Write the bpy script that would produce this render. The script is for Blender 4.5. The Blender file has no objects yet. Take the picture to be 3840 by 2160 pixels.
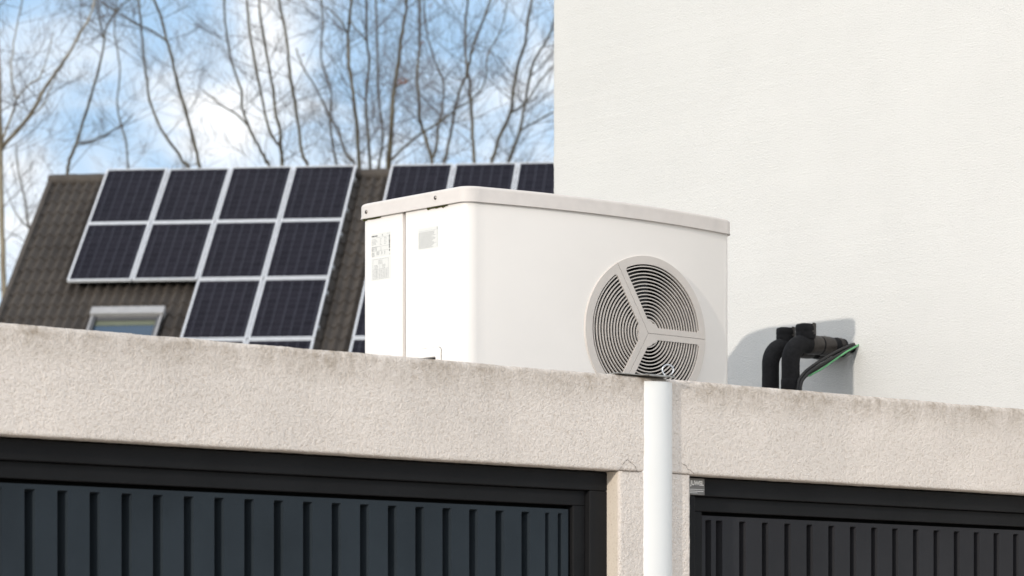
import bpy, bmesh, math, random
from mathutils import Vector, Matrix, noise
from math import sin, cos, pi, sqrt, radians

random.seed(7)
S = bpy.context.scene
C = S.collection

# ------------------------------------------------------------------ view geometry
F_PX, HORIZON, MIDX = 11966.0, 2554.0, 1920.0      # focal length, horizon row, middle column of a 3840 px wide frame
ALPHA = radians(49.4122)                            # angle between view axis and the garage front
SA, CA = sin(ALPHA), cos(ALPHA)
CAM_Z = 1.6

def at_depth(x, y, Z):
    """point of the far trees at distance Z along the view axis"""
    l = (x - MIDX) / F_PX * Z
    return Vector((SA * l + CA * Z, -CA * l + SA * Z, (HORIZON - y) / F_PX * Z + CAM_Z))

# ------------------------------------------------------------------ helpers
class MB:
    def __init__(self):
        self.v, self.f = [], []
    def add(self, vs, fs):
        o = len(self.v)
        self.v += [tuple(v) for v in vs]
        self.f += [tuple(o + i for i in f) for f in fs]
    def box(self, x0, x1, y0, y1, z0, z1):
        self.add([(x0,y0,z0),(x1,y0,z0),(x1,y1,z0),(x0,y1,z0),(x0,y0,z1),(x1,y0,z1),(x1,y1,z1),(x0,y1,z1)],
                 [(0,3,2,1),(4,5,6,7),(0,1,5,4),(1,2,6,5),(2,3,7,6),(3,0,4,7)])
    def tube(self, pts, rad, n=8, cap=True, squash=None):
        pts = [Vector(p) for p in pts]
        if not hasattr(rad, '__len__'): rad = [rad] * len(pts)
        vs, fs, prev = [], [], None
        for i, p in enumerate(pts):
            t = (pts[min(i+1, len(pts)-1)] - pts[max(i-1, 0)]).normalized()
            if prev is None:
                a = t.orthogonal().normalized()
            else:
                a = (prev - t * prev.dot(t))
                a = a.normalized() if a.length > 1e-6 else t.orthogonal().normalized()
            prev = a
            b = t.cross(a)
            for k in range(n):
                w = 2 * pi * k / n
                vs.append(p + (a * cos(w) + b * sin(w)) * rad[i])
        for i in range(len(pts) - 1):
            for k in range(n):
                k2 = (k + 1) % n
                fs.append((i*n+k, i*n+k2, (i+1)*n+k2, (i+1)*n+k))
        if cap:
            fs.append(tuple(range(n))[::-1])
            fs.append(tuple((len(pts)-1)*n + k for k in range(n)))
        self.add(vs, fs)
    def loft(self, rings, closed=True, cap0=False, cap1=False):
        n = len(rings[0]); vs = [p for r in rings for p in r]; fs = []
        for i in range(len(rings) - 1):
            for k in range(n if closed else n - 1):
                k2 = (k + 1) % n
                fs.append((i*n+k, i*n+k2, (i+1)*n+k2, (i+1)*n+k))
        if cap0: fs.append(tuple(range(n))[::-1])
        if cap1: fs.append(tuple((len(rings)-1)*n + k for k in range(n)))
        self.add(vs, fs)
    def build(self, name, mat, parent=None, smooth=None, bevel=0.0, mats=None, recalc=True):
        me = bpy.data.meshes.new(name)
        me.from_pydata(self.v, [], self.f)
        if recalc:
            bm = bmesh.new(); bm.from_mesh(me)
            bmesh.ops.recalc_face_normals(bm, faces=bm.faces)
            bm.to_mesh(me); bm.free()
        o = bpy.data.objects.new(name, me)
        C.objects.link(o)
        for m in (mats or [mat]): me.materials.append(m)
        if smooth is not None:
            for p in me.polygons: p.use_smooth = True
            me.set_sharp_from_angle(angle=radians(smooth))
        if bevel:
            b = o.modifiers.new('bevel', 'BEVEL'); b.width = bevel; b.segments = 2; b.limit_method = 'ANGLE'; b.angle_limit = radians(40)
        if parent is not None: o.parent = parent
        return o

def tag(o, label=None, cat=None, group=None, kind=None):
    if label: o['label'] = label
    if cat: o['category'] = cat
    if group: o['group'] = group
    if kind: o['kind'] = kind
    return o

def empty(name, loc=(0,0,0), label=None, cat=None, group=None):
    o = bpy.data.objects.new(name, None); C.objects.link(o)
    o.empty_display_size = 0.1
    o.location = loc
    bpy.context.view_layer.update()
    return tag(o, label, cat, group)

def keep(o, parent):
    """parent a mesh written in world coordinates to its thing"""
    o.parent = parent
    o.matrix_parent_inverse = Matrix.Translation(parent.location).inverted()
    return o

def text_mesh(name, s, size, mat, parent, origin, ux, uy, xs=1.0, extrude=0.0002, bold=0.0, align='LEFT'):
    cu = bpy.data.curves.new(name, 'FONT'); cu.body = s; cu.size = size; cu.extrude = extrude; cu.offset = bold
    cu.align_x = align; cu.resolution_u = 3
    t = bpy.data.objects.new(name, cu); C.objects.link(t)
    dg = bpy.context.evaluated_depsgraph_get()
    me = bpy.data.meshes.new_from_object(t.evaluated_get(dg))
    bpy.data.objects.remove(t)
    ux, uy = Vector(ux).normalized(), Vector(uy).normalized(); uz = ux.cross(uy)
    o = Vector(origin)
    for v in me.vertices:
        p = v.co.copy(); v.co = o + ux * p.x * xs + uy * p.y + uz * p.z
    me.materials.clear(); me.materials.append(mat)
    ob = bpy.data.objects.new(name, me); C.objects.link(ob)
    return keep(ob, parent) if parent else ob

# ------------------------------------------------------------------ materials
def mat_base(name, col, rough=.6, metal=0.0, spec=.5):
    m = bpy.data.materials.new(name); m.use_nodes = True
    b = m.node_tree.nodes['Principled BSDF']
    b.inputs['Base Color'].default_value = (*col, 1); b.inputs['Roughness'].default_value = rough
    b.inputs['Metallic'].default_value = metal; b.inputs['Specular IOR Level'].default_value = spec
    return m, m.node_tree.nodes, m.node_tree.links, b

def coords(n, l, scale=(1,1,1), space='Object'):
    tc = n.new('ShaderNodeTexCoord'); mp = n.new('ShaderNodeMapping'); mp.inputs['Scale'].default_value = scale
    l.new(tc.outputs[space], mp.inputs['Vector']); return mp.outputs['Vector']

def tex(n, l, vec, scale, detail=4, rough=.55, dist=0.0):
    t = n.new('ShaderNodeTexNoise'); t.inputs['Scale'].default_value = scale; t.inputs['Detail'].default_value = detail
    t.inputs['Roughness'].default_value = rough; t.inputs['Distortion'].default_value = dist
    l.new(vec, t.inputs['Vector']); return t.outputs['Fac']

def ramp(n, l, fac, stops):
    r = n.new('ShaderNodeValToRGB'); e = r.color_ramp.elements
    while len(e) < len(stops): e.new(.5)
    for i, (p, c) in enumerate(stops):
        e[i].position = p; e[i].color = (*c, 1) if len(c) == 3 else c
    l.new(fac, r.inputs['Fac']); return r.outputs['Color']

def mix(n, l, fac, a, b, mode='MIX'):
    m = n.new('ShaderNodeMix'); m.data_type = 'RGBA'; m.blend_type = mode
    if hasattr(fac, 'node'): l.new(fac, m.inputs[0])
    else: m.inputs[0].default_value = fac
    for s, i in ((a, 6), (b, 7)):
        if hasattr(s, 'node'): l.new(s, m.inputs[i])
        else: m.inputs[i].default_value = (*s, 1)
    return m.outputs[2]

def math_(n, l, op, a, b=None, clamp=False):
    m = n.new('ShaderNodeMath'); m.operation = op; m.use_clamp = clamp
    for s, i in ((a, 0), (b, 1)):
        if s is None: continue
        if hasattr(s, 'node'): l.new(s, m.inputs[i])
        else: m.inputs[i].default_value = s
    return m.outputs[0]

def bump(n, l, b, h, strength, dist, prev=None):
    bp = n.new('ShaderNodeBump'); bp.inputs['Strength'].default_value = strength; bp.inputs['Distance'].default_value = dist
    l.new(h, bp.inputs['Height'])
    if prev is not None: l.new(prev, bp.inputs['Normal'])
    l.new(bp.outputs['Normal'], b.inputs['Normal']); return bp.outputs['Normal']

def painted(name, col, rough=.45, spec=.5, dirt=.06, scale=6.0, bumpy=0.0, metal=0.0):
    """plain coat with faint uneven soiling"""
    m, n, l, b = mat_base(name, col, rough, metal, spec)
    v = coords(n, l)
    f = tex(n, l, v, scale, 5, .6)
    dk = tuple(c * (1 - dirt * 2.2) for c in col)
    l.new(ramp(n, l, f, [(.3, dk), (.62, col)]), b.inputs['Base Color'])
    r = n.new('ShaderNodeMapRange'); r.inputs['To Min'].default_value = rough * .8; r.inputs['To Max'].default_value = min(1, rough * 1.25)
    l.new(tex(n, l, v, scale * 4, 4), r.inputs['Value']); l.new(r.outputs[0], b.inputs['Roughness'])
    if bumpy: bump(n, l, b, tex(n, l, v, 180, 3), bumpy, .001)
    return m

def stucco(name, col, grain, strength, dist, blotch=.10, top=None, rough=.95, pits=True):
    m, n, l, b = mat_base(name, col, rough, 0, .25)
    v = coords(n, l)
    big = tex(n, l, v, 2.2, 5, .6)
    col_n = ramp(n, l, big, [(.28, tuple(c * (1 - blotch) for c in col)), (.68, tuple(min(.9, c * (1 + blotch * .35)) for c in col))])
    g = tex(n, l, v, grain, 3, .62, .25)
    g2 = tex(n, l, v, grain * 2.6, 2, .6)
    gsum = math_(n, l, 'ADD', g, math_(n, l, 'MULTIPLY', g2, .35))
    if pits:
        pk = 1.0 if pits is True else 0
        pit = ramp(n, l, g, [(.30, (.80, .77, .74) if pk else (pits, pits, pits)), (.47, (1, 1, 1))])
        col_n = mix(n, l, 1.0, col_n, pit, 'MULTIPLY')
    if top:                      # algae and soot that gathers along the weathered top edge
        z0, z1 = top
        sp = n.new('ShaderNodeSeparateXYZ'); l.new(v, sp.inputs[0])
        mr = n.new('ShaderNodeMapRange'); mr.inputs['From Min'].default_value = z0; mr.inputs['From Max'].default_value = z1
        l.new(sp.outputs['Z'], mr.inputs['Value'])
        st = tex(n, l, coords(n, l, (1.6, 1.6, .55)), 5.0, 6, .7)
        msk = math_(n, l, 'MULTIPLY', mr.outputs[0], math_(n, l, 'MULTIPLY', math_(n, l, 'SUBTRACT', st, .30), 3.4, True), True)
        sp2 = tex(n, l, v, 34, 3, .7)
        msk = math_(n, l, 'MULTIPLY', msk, math_(n, l, 'MULTIPLY', math_(n, l, 'SUBTRACT', sp2, .22), 2.2, True), True)
        col_n = mix(n, l, msk, col_n, (.30, .235, .17))
    l.new(col_n, b.inputs['Base Color'])
    bump(n, l, b, gsum, strength, dist)
    return m

M = {}
M['fascia'] = stucco('beige_stucco', (.80, .72, .655), 125, .85, .0085, .10, (2.50, 2.63))
M['pier'] = stucco('beige_stucco_pier', (.80, .72, .655), 125, .85, .0085, .10)
M['reveal'] = stucco('smooth_plaster', (.68, .60, .51), 160, .15, .002, .08)
M['house'] = stucco('white_render', (.66, .65, .63), 120, .6, .006, .03, pits=.92)
M['white'] = painted('white_powder_coat', (.86, .815, .775), .42, .4, .012, 3)
M['lid'] = painted('pale_grey_coat', (.655, .605, .57), .5, .4, .035, 14)
M['grille'] = painted('grey_beige_plastic', (.63, .58, .54), .5, .4, .03, 9)
M['cavity'] = painted('dark_cavity', (.012, .011, .010), .8, .2)
M['fan'] = painted('black_plastic', (.03, .03, .03), .5, .4)
M['anth'] = painted('anthracite_paint', (.0135, .0135, .0145), .5, .12, .10, 5, .05)
M['grey'] = painted('neutral_grey_paint', (.029, .029, .0325), .5, .12, .10, 3, .05)
M['slate'] = painted('slate_grey_paint', (.027, .035, .043), .5, .12, .10, 3, .05)
M['gap'] = painted('matt_black', (.008, .008, .008), .8, .2)
M['pvc'] = painted('white_plastic', (.74, .74, .73), .38, .5, .015, 4)
M['foam'] = painted('black_foam', (.016, .0155, .017), .9, .25, .2, 60, .5)
M['tape'] = painted('black_tape', (.038, .030, .026), .45, .5, .2, 40)
M['cable'] = painted('black_cable', (.025, .024, .024), .5, .4)
M['green'] = painted('green_wire', (.13, .42, .18), .4, .5, .1, 60)
M['galv'] = painted('galvanised_steel', (.55, .57, .60), .3, .5, .1, 30, 0, 1.0)
M['flash'] = painted('weathered_metal', (.42, .41, .39), .5, .5, .2, 30, 0, .6)
M['moss'] = painted('moss', (.13, .13, .035), 1, .1, .3, 80)
M['screw'] = painted('screw_steel', (.30, .27, .25), .35, .5, .2, 90, 0, 1.0)
M['ink'] = mat_base('grey_ink', (.05, .05, .05), .6)[0]
M['inkl'] = mat_base('pale_grey_ink', (.27, .27, .27), .6)[0]
M['paper'] = mat_base('sticker_film', (.72, .71, .68), .3)[0]
M['crack'] = mat_base('crack_dirt', (.14, .105, .085), 1)[0]
M['plate'] = painted('plate_grey', (.20, .19, .18), .45, .5, .1, 40)
M['platel'] = mat_base('plate_print', (.85, .83, .80), .5)[0]
M['alu'] = painted('aluminium_frame', (.62, .63, .66), .35, .5, .06, 8, 0, .0)
def brick_mat():
    m, n, l, b = mat_base('house_brick', (.30, .17, .12), .9, 0, .2)
    t = n.new('ShaderNodeTexBrick'); t.inputs['Scale'].default_value = 1.0; t.inputs['Brick Width'].default_value = .22; t.inputs['Row Height'].default_value = .065
    t.inputs['Mortar Size'].default_value = .005; t.inputs['Color1'].default_value = (.26, .13, .09, 1); t.inputs['Color2'].default_value = (.36, .21, .15, 1); t.inputs['Mortar'].default_value = (.4, .37, .33, 1)
    tcn = n.new('ShaderNodeTexCoord'); mpn = n.new('ShaderNodeMapping'); mpn.inputs['Rotation'].default_value = (pi / 2, 0, 0)
    l.new(tcn.outputs['Object'], mpn.inputs['Vector']); l.new(mpn.outputs[0], t.inputs['Vector'])
    l.new(t.outputs['Color'], b.inputs['Base Color']); return m
M['brick'] = brick_mat()
M['bitumen'] = painted('roof_felt', (.10, .10, .10), .95, .2, .2, 4)
M['sash'] = painted('window_sash', (.075, .075, .08), .5, .5)
M['sash_top'] = painted('grey_window_cover', (.33, .32, .32), .4, .5, .08, 8, 0, 0)
M['blind'] = painted('olive_blind', (.13, .14, .10), .8, .2)
M['leaf'] = painted('dead_leaf', (.26, .10, .05), .8, .2, .2, 20)

def glass_mat():
    m, n, l, b = mat_base('window_glass', (.02, .05, .09), .06, 0, .35)
    return m
M['glass'] = glass_mat()

def tile_mat():
    m, n, l, b = mat_base('roof_tiles', (.06, .05, .045), .75, 0, .35)
    v = coords(n, l)
    big = tex(n, l, v, 1.1, 5, .65); fine = tex(n, l, v, 22, 4, .6)
    c = ramp(n, l, big, [(.3, (.046, .038, .033)), (.52, (.066, .055, .047)), (.75, (.088, .074, .063))])
    c = mix(n, l, .5, c, ramp(n, l, fine, [(.3, (.55, .55, .55)), (.7, (1.25, 1.22, 1.15))]), 'MULTIPLY')
    # each tile a slightly different shade
    wn = n.new('ShaderNodeTexWhiteNoise'); wn.noise_dimensions = '2D'
    fl = n.new('ShaderNodeVectorMath'); fl.operation = 'FLOOR'
    l.new(coords(n, l, (1/.31, 1/.34, 0)), fl.inputs[0]); l.new(fl.outputs[0], wn.inputs['Vector'])
    c = mix(n, l, .22, c, ramp(n, l, wn.outputs['Value'], [(0, (.75, .75, .75)), (1, (1.2, 1.17, 1.12))]), 'MULTIPLY')
    l.new(c, b.inputs['Base Color']); bump(n, l, b, fine, .3, .004)
    return m
M['tile'] = tile_mat()

def cell_mat():
    m, n, l, b = mat_base('solar_cells', (.012, .012, .02), .16, 0, .035)
    v = coords(n, l); sp = n.new('ShaderNodeSeparateXYZ'); l.new(v, sp.inputs[0])
    def lines(ch, period, width, off=0.0):
        a = math_(n, l, 'FRACT', math_(n, l, 'ADD', math_(n, l, 'DIVIDE', sp.outputs[ch], period), off + 10))
        d = math_(n, l, 'ABSOLUTE', math_(n, l, 'SUBTRACT', a, .5))
        return math_(n, l, 'GREATER_THAN', d, .5 - width / period / 2)
    wn = n.new('ShaderNodeTexWhiteNoise'); fl = n.new('ShaderNodeVectorMath'); fl.operation = 'FLOOR'
    l.new(coords(n, l, (1/.158, 1/.158, 0)), fl.inputs[0]); l.new(fl.outputs[0], wn.inputs['Vector'])
    c = ramp(n, l, wn.outputs['Value'], [(0, (.007, .006, .010)), (1, (.012, .0105, .016))])
    c = mix(n, l, lines('X', .158, .010, .13), c, (.05, .05, .065))
    c = mix(n, l, lines('X', .0527, .0035), c, (.032, .032, .04))
    c = mix(n, l, lines('Y', .158, .009), c, (.034, .033, .042))
    l.new(c, b.inputs['Base Color'])
    return m
M['cell'] = cell_mat()

def bark_mat(name, a, bcol):
    m, n, l, b = mat_base(name, a, .9, 0, .2)
    f = tex(n, l, coords(n, l, (1, 1, .35)), 5, 5, .7)
    l.new(ramp(n, l, f, [(.35, a), (.65, bcol)]), b.inputs['Base Color'])
    return m
M['bark'] = bark_mat('grey_brown_bark', (.055, .045, .030), (.155, .137, .10))
M['bark_tan'] = bark_mat('tan_bark', (.16, .13, .09), (.34, .30, .23))
M['twig'] = bark_mat('twig_bark', (.085, .076, .078), (.15, .135, .135))

def ground_mat(name, a, bcol, sc):
    m, n, l, b = mat_base(name, a, .95, 0, .2)
    v = coords(n, l)
    f = tex(n, l, v, sc, 6, .65)
    l.new(ramp(n, l, f, [(.35, a), (.65, bcol)]), b.inputs['Base Color']); bump(n, l, b, tex(n, l, v, 60, 3), .3, .004)
    return m
M['ground'] = ground_mat('grass_and_soil', (.07, .09, .03), (.15, .14, .07), .6)
M['paving'] = ground_mat('concrete_paving', (.42, .365, .31), (.54, .475, .41), 1.5)

# ------------------------------------------------------------------ ground
def sheet(name, x0, x1, y0, y1, z, m):
    b = MB(); b.add([(x0,y0,z),(x1,y0,z),(x1,y1,z),(x0,y1,z)], [(0,1,2,3)])
    return tag(b.build(name, m), kind='structure')
sheet('ground', -600, 600, -600, 600, 0.0, M['ground'])
sheet('driveway', -6, 14, -9, 8.2, 0.004, M['paving'])

# ------------------------------------------------------------------ garage
YF = 7.82                       # front plane
ZT, ZB = 2.619, 2.30            # top and underside of the fascia
XL, XR = 2.15, 10.792           # ends of the garage
garage = empty('garage', ((XL + XR) / 2, YF + 2.5, 0), 'flat roofed garage with beige stucco front and two dark ribbed doors', 'garage')

def rough_strip(mb, profile, xs, amp, seed, grain=62.0):
    """profile of (y, z, ny, nz) swept along xs, each point pushed out by plaster grain"""
    rings = []
    for x in xs:
        r = []
        for (y, z, ny, nz) in profile:
            d = amp * (noise.noise(Vector((x * grain, y * grain + seed, z * grain))) + .6 * noise.noise(Vector((x * 17, y * 17, z * 17 + seed))))
            d += .0016 * noise.noise(Vector((x * 2.3, seed, z * 3))) + (.0016 * noise.noise(Vector((x * 6.5, seed, 2))) if nz > .5 else 0)
            if ny == 0 and nz == 0: d = 0
            r.append((x, y + ny * d, z + nz * d))
        rings.append(r)
    mb.loft(rings, closed=True, cap0=True, cap1=True)

def frange(a, b, n): return [a + (b - a) * i / n for i in range(n + 1)]

prof = [(8.07, ZT, 0, 0), (7.95, ZT, 0, 1)]
R1 = .018
for k in range(0, 7):
    a = pi / 2 * k / 6
    prof.append((YF + R1 - R1 * sin(a), ZT - R1 + R1 * cos(a), -sin(a), cos(a)))
for z in frange(ZT - R1, ZB + .008, 46)[1:-1]: prof.append((YF, z, -1, 0))
for k in range(0, 4):
    a = pi / 2 * k / 3
    prof.append((YF + .008 - .008 * cos(a), ZB + .008 - .008 * sin(a), -cos(a), -sin(a)))
prof += [(YF + .03, ZB, 0, -1), (YF + .06, ZB, 0, -1), (8.07, ZB, 0, 0)]
mb = MB()
rough_strip(mb, prof, frange(XL, 4.6, 60) + frange(4.6, 9.5, 740)[1:] + frange(9.5, XR, 40)[1:], .0011, 3.0)
fascia = keep(mb.build('fascia', M['fascia'], smooth=70), garage)

def pier(x0, x1, name='pier'):
    b = MB()
    zs = frange(0, 1.9, 30) + frange(1.9, 2.2985, 60)[1:]
    rings = []
    for z in zs:
        r = []
        for i in range(47):
            x = x0 + .004 + (x1 - x0 - .008) * i / 46
            d = .0015 * (noise.noise(Vector((x * 62, 9, z * 62))) + .6 * noise.noise(Vector((x * 17, 2, z * 17))))
            r.append((x, YF + .0015 - d, z))
        r += [(x1, YF + .006, z), (x1, 8.05, z), (x0, 8.05, z), (x0, YF + .006, z)]
        rings.append(r)
    b.loft(rings, closed=True, cap0=True, cap1=True)
    return keep(b.build(name, M['pier'], smooth=60), garage)
PL, PR = 7.1723, 7.4972
pier(PL, PR); pier(XL, 2.50); pier(10.42, XR)
# smooth plastered jamb of the middle pier, on the side of the left door
mb = MB(); mb.box(PL - .003, PL - .0004, YF + .012, 7.90, 0.0, 2.2975)
keep(mb.build('jamb', M['reveal']), garage)
# walls, roof deck and low rear parapets
mb = MB()
mb.box(XL + .002, XL + .25, 8.08, 13.5, 0, 2.33); mb.box(XR - .25, XR - .002, 8.08, 13.5, 0, 2.33); mb.box(XL + .252, XR - .252, 13.25, 13.5, 0, 2.33)
keep(mb.build('wall', M['pier']), garage)
mb = MB(); mb.box(XL + .002, XR - .004, 8.075, 13.5, 2.335, 2.47)
keep(mb.build('roof', M['bitumen']), garage)

# cracks that open at the joint of pier and fascia
def crack(pts, w=.0008):
    b = MB(); pp = []; ph = random.uniform(0, 50)
    for (x0, z0), (x1, z1) in zip(pts, pts[1:]):
        for k in range(10):
            t = k / 10; x = x0 + (x1 - x0) * t; z = z0 + (z1 - z0) * t
            d = .004 * noise.noise(Vector((x * 90, z * 90, ph))) + .0012 * random.uniform(-1, 1)
            pp.append((x + d, YF - .0006, z + d * .8))
    b.tube(pp, [w * max(.2, .8 + 1.1 * noise.noise(Vector((i * .35, ph, 0)))) for i, _ in enumerate(pp)], 4)
    return keep(b.build('crack', M['crack']), fascia)
fascia.location = (0, 0, 0)
def crack_on(pts, w):
    o = crack(pts, w); o.matrix_parent_inverse = Matrix.Identity(4); return o
crack_on([(7.172, 2.2997), (7.268, 2.2997)], .0012)
crack_on([(7.170, 2.301), (7.182, 2.318), (7.196, 2.332), (7.206, 2.337), (7.222, 2.329), (7.236, 2.319), (7.250, 2.303)], .0008)
crack_on([(7.385, 2.2997), (7.497, 2.2997)], .0013)
crack_on([(7.452, 2.336), (7.468, 2.331), (7.482, 2.320), (7.500, 2.312), (7.512, 2.303)], .0009)

# ---- doors
def garage_door(x0, x1, name_plate=False):
    """x0, x1: the masonry opening.  Frame, inner frame and a ribbed leaf, as seen from the front."""
    d = empty('garage_door', ((x0 + x1) / 2, 7.88, 0)); keep(d, garage)
    pinv = Matrix.Translation(Vector(d.matrix_parent_inverse @ d.location)).inverted()
    def kp(o):
        o.parent = d; o.matrix_parent_inverse = Matrix.Translation(Vector(((x0 + x1) / 2, 7.88, 0))).inverted(); return o
    b = MB()
    zt = 2.296
    b.box(x0 + .002, x1 - .002, 7.88, 7.945, 2.234, zt)                       # head
    b.box(x0 + .002, x0 + .080, 7.8805, 7.945, 0.01, 2.2335); b.box(x1 - .080, x1 - .002, 7.8805, 7.945, 0.01, 2.2335)
    kp(b.build('frame', M['anth'], bevel=.0035))
    b = MB()
    b.box(x0 + .0805, x1 - .0805, 7.903, 7.945, 2.183, 2.2335)
    b.box(x0 + .0805, x0 + .134, 7.9035, 7.945, 0.01, 2.1825); b.box(x1 - .134, x1 - .0805, 7.9035, 7.945, 0.01, 2.1825)
    kp(b.build('inner_frame', M['anth'], bevel=.003))
    b = MB(); b.box(x0 + .09, x1 - .09, 7.966, 7.98, 0.01, 2.2335)
    kp(b.build('seal', M['gap']))
    # leaf: flat ribs with trapezoid grooves between them
    lx0, lx1, zl = x0 + .1445, x1 - .146, 2.170
    b = MB()
    grooves = [(lx0 + .0165, lx0 + .0445), (lx0 + .067, lx0 + .098)]
    x = lx0 + .1800
    while x + .028 < lx1 - .11:
        grooves.append((x, x + .032)); x += .1115
    # keep the spacing counted from the right edge as in the photo
    if x1 < 7.3:
        grooves = [(lx1 - .046, lx1 - .026), (lx1 - .1015, lx1 - .081)]
        x = lx1 - .2045
        while x > lx0 + .1:
            grooves.append((x, x + .036)); x -= .1115
        grooves += [(lx0 + .026, lx0 + .046)]
        grooves.sort()
    def row(z, deep):
        r = [(lx0, 7.962, z), (lx0, 7.915, z)]
        for (a, c) in grooves:
            e = .042 if deep else 0.0
            r += [(a, 7.915, z), (a + .0022, 7.915 + e, z), (c - .008, 7.915 + e, z), (c, 7.915, z)]
        r += [(lx1, 7.915, z), (lx1, 7.962, z)]
        return r
    b.loft([row(.03, True), row(zl - .020, True), row(zl - .0145, False), row(zl, False)], closed=False)
    b.box(lx0 + .0001, lx1 - .0001, 7.9185, 7.945, zl - .001, zl + .0002)
    leaf = kp(b.build('leaf', M['grey'] if name_plate else M['slate'], bevel=0))
    b = MB(); hx = (x0 + x1) / 2; b.box(hx - .06, hx + .06, 7.895, 7.9145, 1.0, 1.06)
    b.box(hx - .012, hx + .012, 7.875, 7.8945, 1.02, 1.04)
    h = b.build('handle', M['gap'], bevel=.004); h.parent = leaf
    if name_plate:
        px0, px1, pz0, pz1 = 7.535, 7.6175, 2.2365, 2.2935
        b = MB(); b.box(px0, px1, 7.8765, 7.8795, pz0, pz1)
        p = kp(b.build('name_plate', M['plate'], bevel=.0012))
        b = MB(); b.box(px0 + .003, px1 - .003, 7.8760, 7.87655, pz0 + .018, pz0 + .0195)
        b.box(px0 + .012, px1 - .006, 7.8760, 7.87655, pz0 + .0115, pz0 + .0135); b.box(px0 + .012, px1 - .035, 7.8760, 7.87655, pz0 + .0065, pz0 + .008)
        o = b.build('print', M['platel']); o.parent = p
        t = text_mesh('lettering', 'JUWEL', .0215, M['platel'], None, (7.5500, 7.8758, pz0 + .0335), (1,0,0), (0,0,1), .96, .0002, .0009)
        t.parent = p
    return d
garage_door(2.502, PL)
garage_door(PR, 10.418, True)

# ---- downpipe with the outlet flashing and the open steel eye on top
b = MB(); R = .0475
ring = []
PR_, PD_ = .085, .055                 # widened and sunk into the wall so its shadow stays narrow; front third shows
PXC = 7.346
b.tube([(PXC, YF + PD_, 0.02), (PXC, YF + PD_, 1.3), (PXC, YF + PD_, 2.6035)], PR_, 72)
pipe = keep(b.build('downpipe', M['pvc'], smooth=50), garage)
b = MB()
b.box(7.262, 7.392, YF - .034, 7.98, 2.6222, 2.6248)
b.box(7.160, 7.2618, YF - .003, 7.98, 2.6222, 2.6250)
b.box(7.275, 7.390, YF - .0365, YF - .0342, 2.6185, 2.6246)
o = b.build('flashing', M['flash'], bevel=.001); o.parent = pipe
b = MB(); pts = []
for k in range(25):
    a = radians(-55 + 290 * k / 24)
    pts.append((7.372 + .0185 * cos(a) * .76, 7.800 - .0185 * cos(a) * .65, 2.6445 + .0180 * sin(a)))
b.tube([(7.362, 7.806, 2.624)] + pts[::-1], .0027, 8)
o = b.build('steel_eye', M['galv'], smooth=60); o.parent = pipe
# ------------------------------------------------------------------ white house on the right
XW = 10.80
house = empty('house', (14.5, 9.3, 0), 'white rendered house whose blank side wall rises behind the heat pump', 'house')
b = MB(); rings = []
for z in [0.0] + frange(2.2, 7.6, 620):                # the rear corner is floated by hand, so its arris wanders a little
    j = [.0045 * noise.noise(Vector((3, k * 7, z * 38))) + .0045 * noise.noise(Vector((9, k * 5, z * 9))) for k in range(3)]
    rings.append([(XW, 6.4, z), (XW, 12.262, z), (XW + .002 + j[0] * .5, 12.277 + j[0], z), (XW + .008, 12.285 + j[1], z), (XW + .022, 12.287 + j[2], z), (18.2, 12.287, z), (18.2, 6.4, z)])
b.loft(rings, closed=True, cap0=True, cap1=True)
keep(b.build('wall', M['house'], smooth=40), house)
b = MB(); b.box(XW - .04, 18.24, 6.36, 12.327, 7.602, 7.70)
keep(b.build('roof', M['flash']), house)
b = MB()
for y in (10.25, 10.37): b.tube([(XW - .012, y, 3.146), (XW + .03, y, 3.146)], .0425, 24)
b.tube([(XW - .010, 10.185, 3.140), (XW + .03, 10.185, 3.140)], .022, 16)
keep(b.build('wall_sleeve', M['gap']), house)

# ------------------------------------------------------------------ heat pump
PX0, PX1, PYB = 8.153, 9.663, 10.512
def bow(x): return 9.722 + .150 * (x - 8.90) ** 2
def outline(inset, rc=.075):
    """plan of the casing: flat sides, bowed front, rounded corners; starts at back left, runs round by the front"""
    x0, x1, yb = PX0 + inset, PX1 - inset, PYB - inset
    pts = []
    rb = .05
    for k in range(9):                                  # back left corner
        a = pi / 2 + pi / 2 * k / 8
        pts.append((x0 + rb + rb * cos(a), yb - rb + rb * sin(a)))
    fy = lambda x: bow(x) + inset
    yl = fy(x0 + rc) + rc * .78
    for k in range(13):                                 # front left corner
        t = k / 12; a = pi + pi / 2 * t
        cx_, cy_ = x0 + rc, fy(x0 + rc)
        p = (cx_ + rc * cos(a), yl + (cy_ - yl) * (-sin(a)))
        pts.append(p)
    for k in range(1, 40):
        x = x0 + rc + (x1 - x0 - 2 * rc) * k / 40
        pts.append((x, fy(x)))
    yr = fy(x1 - rc) + rc * .9
    for k in range(13):
        a = -pi / 2 + pi / 2 * k / 12
        pts.append((x1 - rc + rc * cos(a), yr + (yr - fy(x1 - rc)) * sin(a)))
    rb = .15
    for k in range(13):
        a = pi / 2 * k / 12
        pts.append((x1 - rb + rb * cos(a), yb - rb + rb * sin(a)))
    return pts
pump = empty('heat_pump', (8.93, 10.15, 2.47), 'white heat pump with a round grey fan grille standing behind the parapet', 'heat pump')
def ring(inset, z, rc=.075): return [(x, y, z) for x, y in outline(inset, rc)]
# lid
b = MB()
zb, zt = 3.520, 3.583
b.loft([ring(.0105, 3.560), ring(.0105, zb + .001), ring(.006, zb - .002), ring(-.0015, zb - .001), ring(-.0015, zb + .006), ring(.0, zb + .011),
        ring(.0, zt - .014), ring(.0013, zt - .008), ring(.005, zt - .003), ring(.012, zt), ring(.05, zt + .004), ring(.16, zt + .008)], cap0=True, cap1=True)
lid = keep(b.build('lid', M['lid'], smooth=40), pump)
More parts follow.
